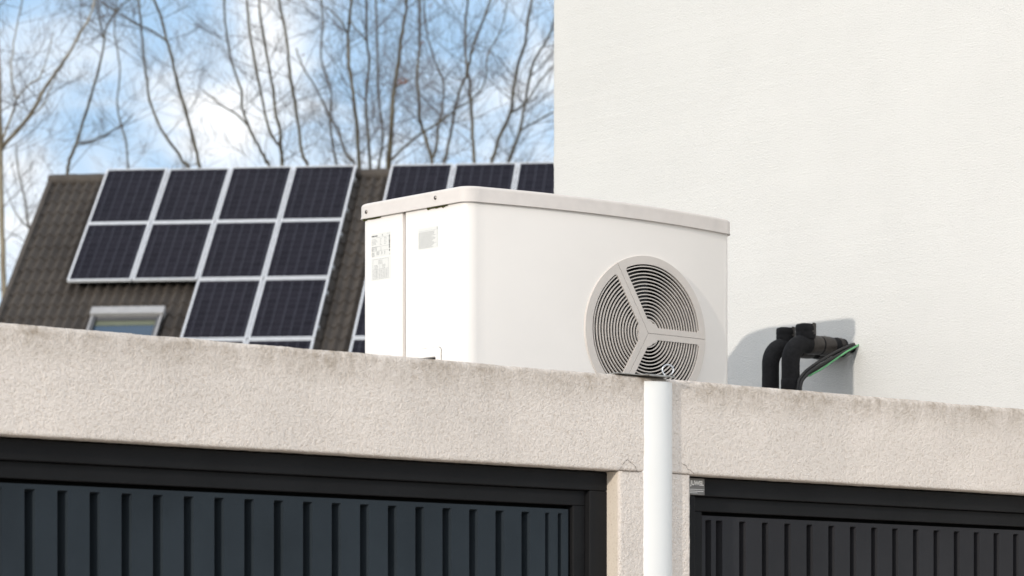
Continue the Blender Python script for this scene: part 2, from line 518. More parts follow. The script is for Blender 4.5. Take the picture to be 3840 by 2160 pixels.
# side screws of the lid
for (y, z) in ((10.4454, 3.5465), (9.9924, 3.553)):
    b = MB()
    b.loft([[(PX0 - d, y + r * cos(a), z + r * sin(a)) for a in [2 * pi * k / 14 for k in range(14)]] for d, r in ((-.002, .0085), (.0012, .0085), (.0035, .0065), (.0042, .0035), (.0022, .0028))], cap1=True)
    keep(b.build('screw', M['screw'], smooth=40), pump)
# inner body, shows in the vertical joint on the left side
FX, FZ, FR = 9.084, 3.050, .330
def gplane(x): return bow(FX) + .55 * (bow(x) - bow(FX)) + .003
def in_hole(x, z): return (x - FX) ** 2 + (z - FZ) ** 2 < .31 ** 2
b = MB()
inn = [p for p in outline(.030, .06)]
for cut in ([p for p in inn if p[0] <= 8.55 or (p[1] > 10.3 and p[0] < 8.9)], [p for p in inn if p[0] >= 9.60]):
    b.loft([[(x, y, z) for x, y in cut] for z in (2.56, 3.515)], closed=False)
b.box(8.2, 9.63, 10.467, 10.477, 2.56, 3.515)
keep(b.build('casing', M['white'], smooth=40), pump)
# front panel (wraps round the left corner) with the fan opening
o_ = outline(.011, .060)
b = MB()
zlo, zhi = 2.555, 3.530
jl = 10.2005                                            # joint on the left side
left = [(PX0 + .011 + .016, jl), (PX0 + .011 + .003, jl), (PX0 + .011, jl - .003)]
fr = [p for p in o_ if p[1] < 10.15]
XA, XB = 8.36, 9.60
lf = left + [p for p in fr if p[0] < XA] + [(XA, bow(XA) + .011)]
rf = [(XB, bow(XB) + .011)] + [p for p in fr if p[0] > XB] + [(PX1 - .011, PYB - .16)]
for strip in (lf, rf):
    b.loft([[(x, y, z) for x, y in strip] for z in (zlo, zhi)], closed=False)
# radial sheet round the opening
NA = 144; HR = .312
angs = sorted(set([2 * pi * k / NA for k in range(NA)] + [math.atan2(zz - FZ, xx - FX) % (2 * pi) for xx in (XA, XB) for zz in (zlo, zhi)]))
rings = []
for t in [0, .06, .14, .25, .38, .52, .68, .84, 1.0]:
    r = []
    for a in angs:
        ca_, sa_ = cos(a), sin(a)
        s = min([(XB - FX) / ca_ if ca_ > 1e-9 else ((XA - FX) / ca_ if ca_ < -1e-9 else 1e9), (zhi - FZ) / sa_ if sa_ > 1e-9 else ((zlo - FZ) / sa_ if sa_ < -1e-9 else 1e9)])
        d = HR + (s - HR) * t
        x, z = FX + d * ca_, FZ + d * sa_
        r.append((x, bow(x) + .011, z))
    rings.append(r)
b.loft(rings, closed=True)
panel = keep(b.build('front_panel', M['white'], smooth=35), pump)
# left rear service panel
b = MB()
back = [p for p in o_ if p[1] > 10.3 and p[0] < 8.4][::-1]
sp = [(PX0 + .027, 10.2205), (PX0 + .014, 10.2205), (PX0 + .011, 10.2235)] + back + [(9.0, PYB - .011), (9.50, PYB - .011)]
b.loft([[(x, y, z) for x, y in sp] for z in (zlo, zhi)], closed=False)
keep(b.build('service_panel', M['white'], smooth=35), pump)
# base frame and feet
b = MB(); b.box(PX0 + .06, PX1 - .06, 9.86, PYB - .06, 2.512, 2.556)
keep(b.build('base', M['lid']), pump)
for fx in (8.35, 9.5):
    b = MB(); b.box(fx - .05, fx + .05, 9.84, 10.48, 2.4705, 2.5115); keep(b.build('foot', M['fan'], bevel=.006), pump)
# handle hatch low on the left side
b = MB()
hx = PX0 + .011
def rr(y0, y1, z0, z1, r, x):
    pts = []
    for (cy, cz, a0) in ((y0 + r, z0 + r, 180), (y1 - r, z0 + r, 270), (y1 - r, z1 - r, 0), (y0 + r, z1 - r, 90)):
        for k in range(5):
            a = radians(a0 + 90 * k / 4); pts.append((x, cy + r * cos(a), cz + r * sin(a)))
    return pts
b.loft([rr(9.967, 10.126, 2.70, 2.949, .016, hx + .001), rr(9.967, 10.126, 2.70, 2.949, .016, hx - .006), rr(9.971, 10.122, 2.704, 2.945, .014, hx - .009),
        rr(9.994, 10.100, 2.735, 2.912, .006, hx - .009), rr(9.998, 10.098, 2.738, 2.908, .006, hx - .0008)], closed=True)
hatch = keep(b.build('handle_recess', M['white'], smooth=30), pump)
b = MB(); b.loft([rr(9.9975, 10.0985, 2.7375, 2.9085, .006, hx - .0011)] + [rr(9.9975, 10.0985, 2.7375, 2.9085, .006, hx - .0006)], cap0=True, cap1=True)
o = b.build('opening', M['cavity']); o.parent = hatch
b = MB(); b.loft([rr(9.9655, 10.1275, 2.6985, 2.9508, .017, hx - .0006), rr(9.9655, 10.1275, 2.6985, 2.9508, .017, hx + .0002)], cap0=True, cap1=True)
o = b.build('gap_outline', M['gap']); o.parent = hatch  # added dark outline, standing in for the shaded gap round the hatch frame

# stickers on the left side
SX = hx - .0007
def sticker(name, y0, y1, z0, z1):
    b = MB(); b.box(SX, hx + .0002, y1, y0, z0, z1)
    return keep(b.build(name, M['paper']), pump)
def bars(parent, items, m, dx=.0004):
    b = MB()
    for (y0, y1, z0, z1) in items: b.box(SX - dx, SX - .0001, min(y0, y1), max(y0, y1), z0, z1)
    o = b.build('print', m); o.parent = parent; return o
def textline(y0, y1, z, h, out):
    y = y0
    while y > y1 + .004:
        w = random.uniform(.004, .011); e = max(y - w, y1); out.append((y, e, z, z + h)); y = e - .0016
st = sticker('rating_plate', 10.424, 10.297, 3.354, 3.452)
it = []; dark = []
for z in (3.448,): textline(10.318, 10.299, z - .004, .0012, it)
for k in range(8): textline(10.422, 10.395 - .006 * (k % 3), 3.4265 - k * .0052 - (.006 if k > 4 else 0), .0014, it)
for k in range(5): textline(10.366, 10.356, 3.426 - k * .006, .0014, it); textline(10.338, 10.323, 3.428 - k * .006, .0014, it)
for z in (3.4335, 3.396, 3.378): it.append((10.392 if z > 3.43 else 10.422, 10.312, z, z + .0007))
for k in range(4):
    textline(10.422, 10.407, 3.3905 - k * .0034, .0012, it); textline(10.395, 10.388, 3.3905 - k * .0034, .0012, it)
    textline(10.362, 10.357, 3.3905 - k * .0034, .0012, it); textline(10.330, 10.326, 3.3905 - k * .0034, .0012, it)
for k in range(7):
    textline(10.421, 10.404, 3.372 - k * .0026, .0011, it)
    if k < 5: textline(10.390, 10.370, 3.374 - k * .003, .0012, it); textline(10.358, 10.350, 3.374 - k * .003, .0012, it); textline(10.338, 10.331, 3.374 - k * .003, .0012, it)
bars(st, it, M['inkl'])
for k in range(24): dark.append((10.3075, 10.2995, 3.384 + k * .0023, 3.384 + k * .0023 + random.choice((.0008, .0013, .0018))))
dark += [(10.306, 10.300, 3.372, 3.378), (10.304, 10.3005, 3.3575, 3.3595)]
bars(st, dark, M['ink'])
t = text_mesh('lettering', 'STIEBEL ELTRON', .0072, M['ink'], None, (SX - .0004, 10.4225, 3.4385), (0,-1,0), (0,0,1), .74, .0001, .00025); t.parent = st
t = text_mesh('lettering', 'CE', .0085, M['ink'], None, (SX - .0004, 10.354, 3.4385), (0,-1,0), (0,0,1), .8, .0001, 0); t.parent = st
s2 = sticker('table_sticker', 10.4245, 10.2955, 3.258, 3.350)
it = []
y0, y1 = 10.414, 10.311
it += [(y0, y0 - .0008, 3.263, 3.3445), (y1 + .0008, y1, 3.263, 3.3445), (y0, y1, 3.3438, 3.3446), (10.3675, 10.3668, 3.263, 3.322)]
for k in range(8): it.append((y0, y1, 3.263 + k * .0056, 3.2637 + k * .0056))
for yy in (10.400, 10.356, 10.345, 10.334, 10.322): it.append((yy, yy - .0006, 3.263, 3.302))
for k in range(4): textline(10.378, 10.350, 3.338 - k * .0048, .0013, it)
for k in range(4): textline(10.405, 10.379, 3.3185 - k * .0046, .0013, it); textline(10.352, 10.330, 3.3185 - k * .0046, .0013, it)
for k in range(7): textline(10.392, 10.383, 3.2655 - .0 + k * .0056, .0013, it)
bars(s2, it, M['inkl'])
s3 = sticker('warning_sticker', 10.1145, 9.988, 3.355, 3.440)
it = []
for k in range(17):
    it.append((10.1130, 10.1120, 3.4215 - k * .0039, 3.4228 - k * .0039)); textline(10.1095, 10.020 + random.uniform(-.018, .006), 3.4215 - k * .0039, .00125, it)
it += [(10.1135, 9.9885, 3.4275, 3.428), (9.9935, 9.9929, 3.357, 3.4385)]
bars(s3, it, M['inkl']); bars(s3, [(9.9945, 9.9915, 3.4275 + k * .0012, 3.4281 + k * .0012) for k in range(8)], M['ink'])

# moss in the gap under the lid
for (ya, yb_, dp) in ((10.055, 9.925, .011), (10.475, 10.360, .008)):
    b = MB()
    for k in range(150):
        t = random.random(); y = ya + (yb_ - ya) * t
        h = dp * (.25 + .75 * noise.noise(Vector((y * 55, 3, 1))) ** 2 + .5 * random.random())
        if dp < .01 and t < .22: h *= 1.7
        z = 3.5185 - random.random() * h; r = random.uniform(.0012, .0032); x = hx - random.uniform(.000, .005)
        b.loft([[(x + r * .7 * cos(a), y + r * sin(a), z - r * .5) for a in (0, 1.6, 3.1, 4.7)], [(x + r * cos(a + .6), y + 1.1 * r * sin(a + .6), z + r * .5) for a in (0, 1.6, 3.1, 4.7)]], cap0=True, cap1=True)
    keep(b.build('moss', M['moss']), pump)

# ---- fan grille: three equal segments of concentric fins
GY = 9.7165
def grille_segment(a0):
    b = MB(); e = .0009
    a1 = a0 + 2 * pi / 3
    RO, RI, W, RH = .322, .2865, .0255, .056
    XS = 1.095
    nA, nB, nH = 10, 44, 10
    u0 = (cos(a0), sin(a0)); v0 = (-sin(a0), cos(a0))      # along / inward normal of the first edge
    u1 = (cos(a1), sin(a1)); v1 = (sin(a1), -cos(a1))
    ap = (u0[0] * e + v0[0] * e * 1.0, u0[1] * e + v0[1] * e)
    outer, inner = [], []
    # section 1: along a0, from hub outwards
    rs = [RH + (RI - RH) * k / nA for k in range(nA + 1)]
    cr = .010
    for k, r in enumerate(rs):
        l_out = e * 2 + (sqrt(RO ** 2 - e ** 2) - e * 2) * k / nA
        li = sqrt(max(r * r - W * W, 0))
        if k == nA: li -= cr * .8
        outer.append((u0[0] * l_out + v0[0] * e, u0[1] * l_out + v0[1] * e))
        inner.append((u0[0] * li + v0[0] * W, u0[1] * li + v0[1] * W))
    th_o = math.asin(e / RO); th_i = math.asin(W / RI) + .035
    for k in range(nB + 1):
        t = k / nB
        ao = a0 + th_o + (a1 - a0 - 2 * th_o) * t; ai = a0 + th_i + (a1 - a0 - 2 * th_i) * t
        outer.append((RO * cos(ao), RO * sin(ao))); inner.append((RI * cos(ai), RI * sin(ai)))
    for k, r in enumerate(rs[::-1]):
        l_out = e * 2 + (sqrt(RO ** 2 - e ** 2) - e * 2) * (nA - k) / nA
        li = sqrt(max(r * r - W * W, 0))
        if k == 0: li -= cr * .8
        outer.append((u1[0] * l_out + v1[0] * e, u1[1] * l_out + v1[1] * e))
        inner.append((u1[0] * li + v1[0] * W, u1[1] * li + v1[1] * W))
    th_h = math.asin(W / RH)
    for k in range(1, nH):
        t = k / nH; ai = a1 - th_h + (a0 - a1 + 2 * th_h) * t
        rr_ = RH * (.86 + .14 * abs(2 * t - 1) ** .5)
        p0, p1 = outer[-1] if k == 1 else None, None
        ao = a1 - .2 + (a0 - a1 + .4) * t
        outer.append((e * 2.2 * cos(ao), e * 2.2 * sin(ao))); inner.append((rr_ * cos(ai), rr_ * sin(ai)))
    P = lambda p, d: (FX + p[0] * XS, gplane(FX + p[0] * XS) + d, FZ + p[1])
    D = .010
    b.loft([[P(p, .0015) for p in outer], [P((p[0] * .9965, p[1] * .9965), 0) if math.hypot(*p) > .3 else P(p, 0) for p in outer],
            [P(p, 0) for p in inner], [P(p, D) for p in inner]], closed=True)
    b.loft([[P(p, .0015) for p in outer], [P(p, .034 if math.hypot(*p) > .3 else D) for p in outer]], closed=True)
    # fins
    r = RI - .0085
    while r > RH * .95:
        dt = math.asin(min(.99, (W - .002) / r)); n = max(8, int(40 * r / RI))
        rg = []
        for k in range(n + 1):
            a = a0 + dt + (a1 - a0 - 2 * dt) * k / n
            ca_, sa_ = cos(a), sin(a); w = .0021
            rg.append([P(((r - w) * ca_, (r - w) * sa_), .0018), P(((r + w) * ca_, (r + w) * sa_), .0018), P(((r + w * .6) * ca_, (r + w * .6) * sa_), .0105), P(((r - w * .6) * ca_, (r - w * .6) * sa_), .0105)])
        b.loft(rg, closed=True, cap0=True, cap1=True)
        r -= .01465
    return keep(b.build('grille_segment', M['grille'], smooth=35), pump)
for k in range(3): grille_segment(radians(0 + 120 * k))
# shroud behind the grille
b = MB()
cir = lambda r, y: [(FX + r * 1.04 * cos(2 * pi * k / 64), y if y else bow(FX + r * 1.04 * cos(2 * pi * k / 64)) + .0135, FZ + r * sin(2 * pi * k / 64)) for k in range(64)]
b.loft([cir(.318, 0), cir(.295, 9.83), cir(.285, 10.05)], cap1=True)
keep(b.build('shroud', M['cavity'], smooth=40), pump)
b = MB()
b.loft([[(FX + r * cos(a), y, FZ + r * sin(a)) for a in [2 * pi * k / 28 for k in range(28)]] for y, r in ((9.795, .02), (9.80, .055), (9.82, .075), (9.93, .078))], cap0=True, cap1=True)
fan = keep(b.build('fan', M['fan'], smooth=40), pump)
for q in range(5):
    b = MB(); rg = []
    for i in range(9):
        r = .07 + .205 * i / 8; aa = 2 * pi * q / 5 + .35 * (i / 8); wd = .42 - .1 * i / 8
        rg.append([(FX + r * cos(aa + s * wd), 9.87 + s * .045, FZ + r * sin(aa + s * wd)) for s in (-1, -.5, 0, .5, 1)])
    b.loft(rg, closed=False)
    o = b.build('blade', M['fan'], smooth=60); o.parent = fan

# ------------------------------------------------------------------ insulated pipes
def insulated_pipe(xv, y, zr, R, ztop, label, collar):
    p = empty('insulated_pipe', (xv, y, 2.47), label, 'pipe', 'insulated pipes on the garage roof')
    b = MB(); rb = .088
    pts = [(xv, y, 2.4705 + i * (zr - rb - 2.4705) / 14) for i in range(14)]
    rad = [R * (1 + .02 * noise.noise(Vector((xv, i * .9, y)))) for i in range(14)]
    for k in range(13):
        a = pi - pi / 2 * k / 12
        pts.append((xv + rb + rb * cos(a), y, zr - rb + rb * sin(a))); rad.append(R * (1.0 + .03 * sin(pi * k / 12)))
    for k in range(1, 9):
        x = xv + rb + (XW + .02 - xv - rb) * k / 8; pts.append((x, y, zr)); rad.append(R * (1 + .02 * noise.noise(Vector((x * 20, 4, y)))))
    b.tube(pts, rad, 26)
    keep(b.build('foam_sleeve', M['foam'], smooth=50), p)
    xs = xv + .099
    b = MB(); n = 26
    rings = []
    for (z, r) in ((zr + R * .55, R * 1.03), (zr + R * 1.0, R * 1.11), (zr + R * 1.15, R * 1.12), (ztop - .034, R * 1.08), (ztop - .031, R * 1.12), (ztop - .012, R * 1.11), (ztop - .004, R * 1.06), (ztop, R * .95), (ztop - .003, R * .5)):
        rings.append([(xs + r * cos(2 * pi * k / n), y + r * sin(2 * pi * k / n), z + .0025 * noise.noise(Vector((cos(2 * pi * k / n) * 2, sin(2 * pi * k / n) * 2, z * 40)))) for k in range(n)])
    b.loft(rings, cap0=True, cap1=True)
    cap = keep(b.build('tee_stub', M['foam'], smooth=50), p)
    # tape wound over half of the stub and round the run
    b = MB(); rg = []
    for k in range(15):
        a = radians(-95 + 175 * k / 14); r = R * (1.095 + .04 * sin(pi * k / 14) ** .4)
        rg.append([(xs + r * cos(a), y + r * sin(a), z + .003 * noise.noise(Vector((a * 3, z * 30, y)))) for z in (zr + R * 1.08 - .004 * sin(a * 3), zr + R * 1.5, ztop - .006, ztop + .001)])
    b.loft(rg, closed=False)
    o = keep(b.build('tape', M['tape'], smooth=50), p)
    for (xa, xb, g) in ((xv + .114, xv + .182, 1.045), (xv + .191, xv + .263, 1.075), (xv + .298, XW - .014, 1.05)):
        b = MB(); q = []; rr_ = []
        for k in range(7):
            x = xa + (xb - xa) * k / 6; q.append((x, y, zr)); rr_.append(R * (g + .07 * noise.noise(Vector((x * 60, 1, y * 9))) - (.02 if k in (0, 6) else 0)))
        b.tube(q, rr_, 26); keep(b.build('tape', M['tape'], smooth=50), p)
    if collar:
        b = MB(); q, r_ = [], []
        for z, g in ((2.895, 1.02), (2.902, 1.06), (2.925, 1.07), (2.930, 1.0), (2.934, 1.05), (2.965, 1.065), (2.978, 1.05), (2.982, 1.0)):
            q.append((xv, y, z)); r_.append(R * g)
        b.tube(q, r_, 26); keep(b.build('collar', M['foam'], smooth=50), p)
    return p
insulated_pipe(10.459, 10.25, 3.147, .0425, 3.2400, 'black foam pipe nearest the camera, bending over into the white wall', True)
insulated_pipe(10.450, 10.37, 3.142, .0400, 3.2315, 'black foam pipe partly behind another, nearer to the heat pump', False)

# cables sagging from the wall down along the front pipe
def cable(name, pts, r, m, label, group=None):
    b = MB(); P = [Vector(p) for p in pts]; q = []
    for i in range(len(P) - 1):
        p0, p1, p2, p3 = P[max(i-1, 0)], P[i], P[i+1], P[min(i+2, len(P)-1)]
        for k in range(8):
            t = k / 8
            q.append(.5 * ((2*p1) + (p2-p0)*t + (2*p0-5*p1+4*p2-p3)*t*t + (3*p1-p0-3*p2+p3)*t**3))
    q.append(P[-1]); b.tube(q, r, 8)
    return tag(b.build(name, m, smooth=60), label, 'cable', group)
base = [(10.815, 10.182, 3.158), (10.783, 10.172, 3.153), (10.683, 10.166, 3.117), (10.584, 10.168, 3.072), (10.515, 10.178, 3.032), (10.478, 10.192, 2.997), (10.455, 10.198, 2.95), (10.450, 10.200, 2.80), (10.450, 10.200, 2.478)]
GB = 'cables beside the pipes'
cable('black_cable', base, .0078, M['cable'], 'black cable uppermost in the bundle leaving the wall', GB)
cable('black_cable', [(x + .003, y - .012, z - .010 - (.004 if i in (2, 3) else 0)) for i, (x, y, z) in enumerate(base)], .0078, M['cable'], 'black cable in the middle of the bundle below the pipes', GB)
cable('black_cable', [(x + .002, y + .003, z - .022 - (.005 if i in (2, 3, 4) else 0)) for i, (x, y, z) in enumerate(base)], .0068, M['cable'], 'black cable lowest in the bundle, running beside the green wire', GB)
cable('earth_wire', [(10.825, 10.150, 3.166), (10.792, 10.146, 3.148), (10.768, 10.145, 3.137), (10.715, 10.145, 3.113), (10.644, 10.147, 3.074), (10.565, 10.152, 3.028), (10.508, 10.172, 2.995), (10.470, 10.205, 2.95), (10.465, 10.208, 2.478)], .0042, M['green'], 'thin green wire under the black cable bundle', GB)

# ------------------------------------------------------------------ tiled house with solar panels
O = Vector((28.4535, 43.2408, 9.8386)); RI_ = Vector((.68257, -.73082, 0)).normalized(); DN = Vector((-.56659, -.52918, -.63162)).normalized()
NR = RI_.cross(DN); NR = NR if NR.z > 0 else -NR
DN = (NR.cross(RI_)); DN = DN if DN.z < 0 else -DN
# frame of the roof: x along the ridge, y up the slope, z out of the roof
ROT = Matrix((RI_, -DN, NR)).transposed().to_4x4()
solar_house = empty('house', O, 'house behind the garage with a steep brown tiled roof under solar panels', 'house')
solar_house.matrix_world = Matrix.Translation(O) @ ROT
bpy.context.view_layer.update()
def onroof(o, p=solar_house): o.parent = p; return o
I0, I1, JE = -.93, 10.6, 6.9
OFF = -.165
def tiled(sign=1):
    b = MB(); cw, rh = .155, .34
    nx = int((I1 - I0) / cw * 6); xs = [I0 + (I1 - I0) * k / nx for k in range(nx + 1)]
    j = .02; rows = []; r = 0
    while j < JE:
        je = min(j + rh, JE)
        for jj, lift in ((j, .0), (je - .001, .021)):
            rows.append([(x, -jj, OFF + lift - .068 + .070 * (.5 + .5 * cos(2 * pi * (x - I0) / cw)) ** 1.1 + .003 * noise.noise(Vector((int(x / .31), int(j / rh), 5)))) for x in xs])
        j = je
    b.loft(rows, closed=False)
    return b
roof = onroof(tiled().build('roof', M['tile'], smooth=60, recalc=False))
if True:
    me = roof.data
    if me.polygons[0].normal.z < 0: me.flip_normals()
# verge tiles along the left edge
b = MB(); j = 0.0
while j < JE:
    b.box(I0 - .05, I0 + .03, -min(j + .345, JE), -j, OFF - .16, OFF + .015 + .006 * random.random()); j += .34
onroof(b.build('verge', M['tile'], bevel=.01))
b = MB(); x = I0 - .05
while x < I1:
    e = min(x + .42, I1); q = []
    for k in range(9):
        a = radians(-10 + 200 * k / 8); q.append((a,))
    rg = []
    for (xx, r) in ((x, .105), (e + .03, .115)):
        rg.append([(xx, .075 + .02 + r * 1.05 * cos(a[0]) - .09, OFF - .035 + r * .9 * sin(a[0])) for a in q])
    b.loft(rg, closed=False); x += .42
onroof(b.build('ridge_tiles', M['tile'], smooth=50))
# far slope, gable and walls (written in world space, then moved into the roof frame)
inv = solar_house.matrix_world.inverted()
def W2R(mb): mb.v = [tuple(inv @ Vector(v)) for v in mb.v]; return mb
hr = Vector((-DN.x, -DN.y, 0)).normalized()           # horizontal, away from the viewer
ridge0 = O + RI_ * I0 + NR * (OFF - .03); ridge1 = O + RI_ * I1 + NR * (OFF - .03)
eave0 = ridge0 + DN * JE; dz = ridge0.z - eave0.z; dh = (Vector((eave0.x, eave0.y, 0)) - Vector((ridge0.x, ridge0.y, 0))).length
b = MB()
far0, far1 = ridge0 + hr * dh - Vector((0, 0, dz)), ridge1 + hr * dh - Vector((0, 0, dz))
b.add([ridge0, ridge1, far1, far0], [(0, 1, 2, 3)])
onroof(W2R(b).build('rear_roof', M['tile']))
b = MB()
def flat(p, z): return Vector((p.x, p.y, z))
ins = RI_ * .12
c0, c1 = ridge0 + ins - hr * (dh - .35), ridge1 - ins - hr * (dh - .35); d0, d1 = ridge0 + ins + hr * (dh - .35), ridge1 - ins + hr * (dh - .35)
ze = eave0.z + .12
vs = [flat(c0, 0), flat(c1, 0), flat(d1, 0), flat(d0, 0), flat(c0, ze), flat(c1, ze), flat(d1, ze), flat(d0, ze), flat(ridge0 + ins, ridge0.z - .25), flat(ridge1 - ins, ridge0.z - .25)]
b.add(vs, [(0, 1, 5, 4), (1, 2, 6, 9, 5), (2, 3, 7, 6), (3, 0, 4, 8, 7)])
onroof(W2R(b).build('wall', M['brick']))
# skylight
b = MB(); sx0, sx1, sj0, sj1 = .55, 1.64, 4.10, 5.45
b.box(sx0, sx0 + .075, -sj1, -sj0, OFF, OFF + .085); b.box(sx1 - .075, sx1, -sj1, -sj0, OFF, OFF + .085); b.box(sx0 + .0755, sx1 - .0755, -sj1, -sj1 + .08, OFF, OFF + .085)
b.box(sx0 + .0755, sx1 - .0755, -sj0 - .21, -sj0 - .13, OFF, OFF + .060)
sky = onroof(b.build('skylight', M['sash'], bevel=.008))
b = MB(); b.box(sx0 - .02, sx1 + .02, -sj0 - .14, -sj0 + .05, OFF + .0, OFF + .135)
onroof(b.build('cover', M['sash_top'], bevel=.012), sky)
b = MB()
b.box(sx0 + .0, sx0 + .03, -sj1 + .03, -sj0 - .145, OFF + .0855, OFF + .098); b.box(sx1 - .03, sx1, -sj1 + .03, -sj0 - .145, OFF + .0855, OFF + .098)
onroof(b.build('side_strip', M['sash_top']), sky)
b = MB(); b.box(sx0 + .0755, sx1 - .0755, -sj1 + .081, -sj0 - .211, OFF + .008, OFF + .030)
onroof(b.build('pane', M['glass']), sky)
b = MB(); b.box(sx0 + .078, sx1 - .078, -sj0 - .33, -sj0 - .2105, OFF + .0302, OFF + .036)
onroof(b.build('blind', M['blind']), sky)

# ---- solar panels: one built, the others copied with their parts
PW, PH, CW, RHT = 1.000, 1.655, 1.02, 1.68
proto = empty('solar_panel', (0, 0, 0))
b = MB(); t_, w_ = .042, .030
b.box(0, PW, 0, w_, -t_, 0); b.box(0, PW, PH - w_, PH, -t_, 0); b.box(0, w_, w_ + .0002, PH - w_ - .0002, -t_, 0); b.box(PW - w_, PW, w_ + .0002, PH - w_ - .0002, -t_, 0)
fr_ = b.build('frame', M['alu'], proto, bevel=.003)
b = MB(); b.add([(w_, w_, -.006), (PW - w_, w_, -.006), (PW - w_, PH - w_, -.006), (w_, PH - w_, -.006)], [(0, 1, 2, 3)])
ce_ = b.build('cells', M['cell'], proto)
b = MB(); b.box(w_, PW - w_, w_ + .0002, PH - w_ - .0002, -t_ + .002, -.008)
ba_ = b.build('backsheet', M['gap'], proto)
ordn = ['top', 'second', 'third', 'lowest']
posn = ['leftmost', 'second', 'third', 'fourth']
spots = []
for rj in range(4):
    for ci in range(4):
        if rj >= 2 and ci < 2: continue
        if rj < 2: lab = f'solar panel {["leftmost","second from left","third from left","rightmost"][ci]} in the {ordn[rj]} row of the left array'
        else: lab = f'solar panel, {"left" if ci == 2 else "right"} one of two in the {ordn[rj]} row of the left array'
        spots.append((CW * ci, rj, lab))
for rj in range(4):
    for ci in range(3):
        lab = f'solar panel {["leftmost","middle","rightmost"][ci]} in the {ordn[rj]} row of the array behind the pump'
        spots.append((4.625 + CW * ci, rj, lab))
for i, (x, rj, lab) in enumerate(spots):
    if i == 0: p = proto
    else:
        p = proto.copy(); C.objects.link(p)
        for ch in (fr_, ce_, ba_):
            c = ch.copy(); C.objects.link(c); c.parent = p
    p.matrix_world = solar_house.matrix_world @ Matrix.Translation(Vector((x + .01, -RHT * rj - PH - .012, 0)))
    tag(p, lab, 'solar panel', 'solar panels on the tiled roof')
    # slightly different seating of each module
    p.rotation_euler.rotate_axis('X', random.uniform(-.004, .004))
# mounting rails under each array
def rails(x0, x1, js, label):
    b = MB()
    for j in js: b.box(x0 - .04, x1 + .04, -j - .02, -j + .02, -.095, -.044)
    o = b.build('mounting_rail', M['alu']); o.matrix_world = solar_house.matrix_world
    return o
b = MB()
for j in (.35, 1.3, 2.03, 2.98): b.box(.0, 4.09, -j - .02, -j + .02, -.10, -.0445)
for j in (3.71, 4.66, 5.39, 6.34): b.box(2.03, 4.09, -j - .02, -j + .02, -.10, -.0445)
for j in (.35, 1.3, 2.03, 2.98, 3.71, 4.66, 5.39, 6.34): b.box(4.62, 7.69, -j - .02, -j + .02, -.10, -.0445)
onroof(b.build('mounting_rails', M['alu']))

# ------------------------------------------------------------------ bare trees behind the tiled roof
def rot_about(v, axis, ang): return Matrix.Rotation(ang, 3, axis) @ v

def grow(mb, p, d, length, r0, depth, rng):
    """one side shoot with its own finer shoots"""
    n = 4 if depth > 0 else 3
    pts, rad = [p], [r0]
    d = d.normalized(); step = length / n
    for k in range(n):
        d = (d + Vector((rng.gauss(0, .16), rng.gauss(0, .16), rng.gauss(.05, .14)))).normalized()
        p = p + d * step; pts.append(p); rad.append(max(.0020, r0 * (1 - .72 * (k + 1) / n)))
    mb.tube(pts, rad, 4 if r0 > .008 else 3, cap=False)
    if depth > 0:
        m = rng.randint(4, 7) if depth > 1 else rng.randint(4, 6)
        for _ in range(m):
            k = rng.randint(1, n); t = rng.random()
            q = pts[k-1].lerp(pts[k], t)
            ax = Vector((rng.gauss(0, 1), rng.gauss(0, 1), rng.gauss(0, 1))).normalized()
            nd = rot_about(d, ax, rng.uniform(.5, 1.15)); nd.z += .18
            grow(mb, q, nd, length * rng.uniform(.38, .62), max(.0024, rad[k] * .56), depth - 1, rng)

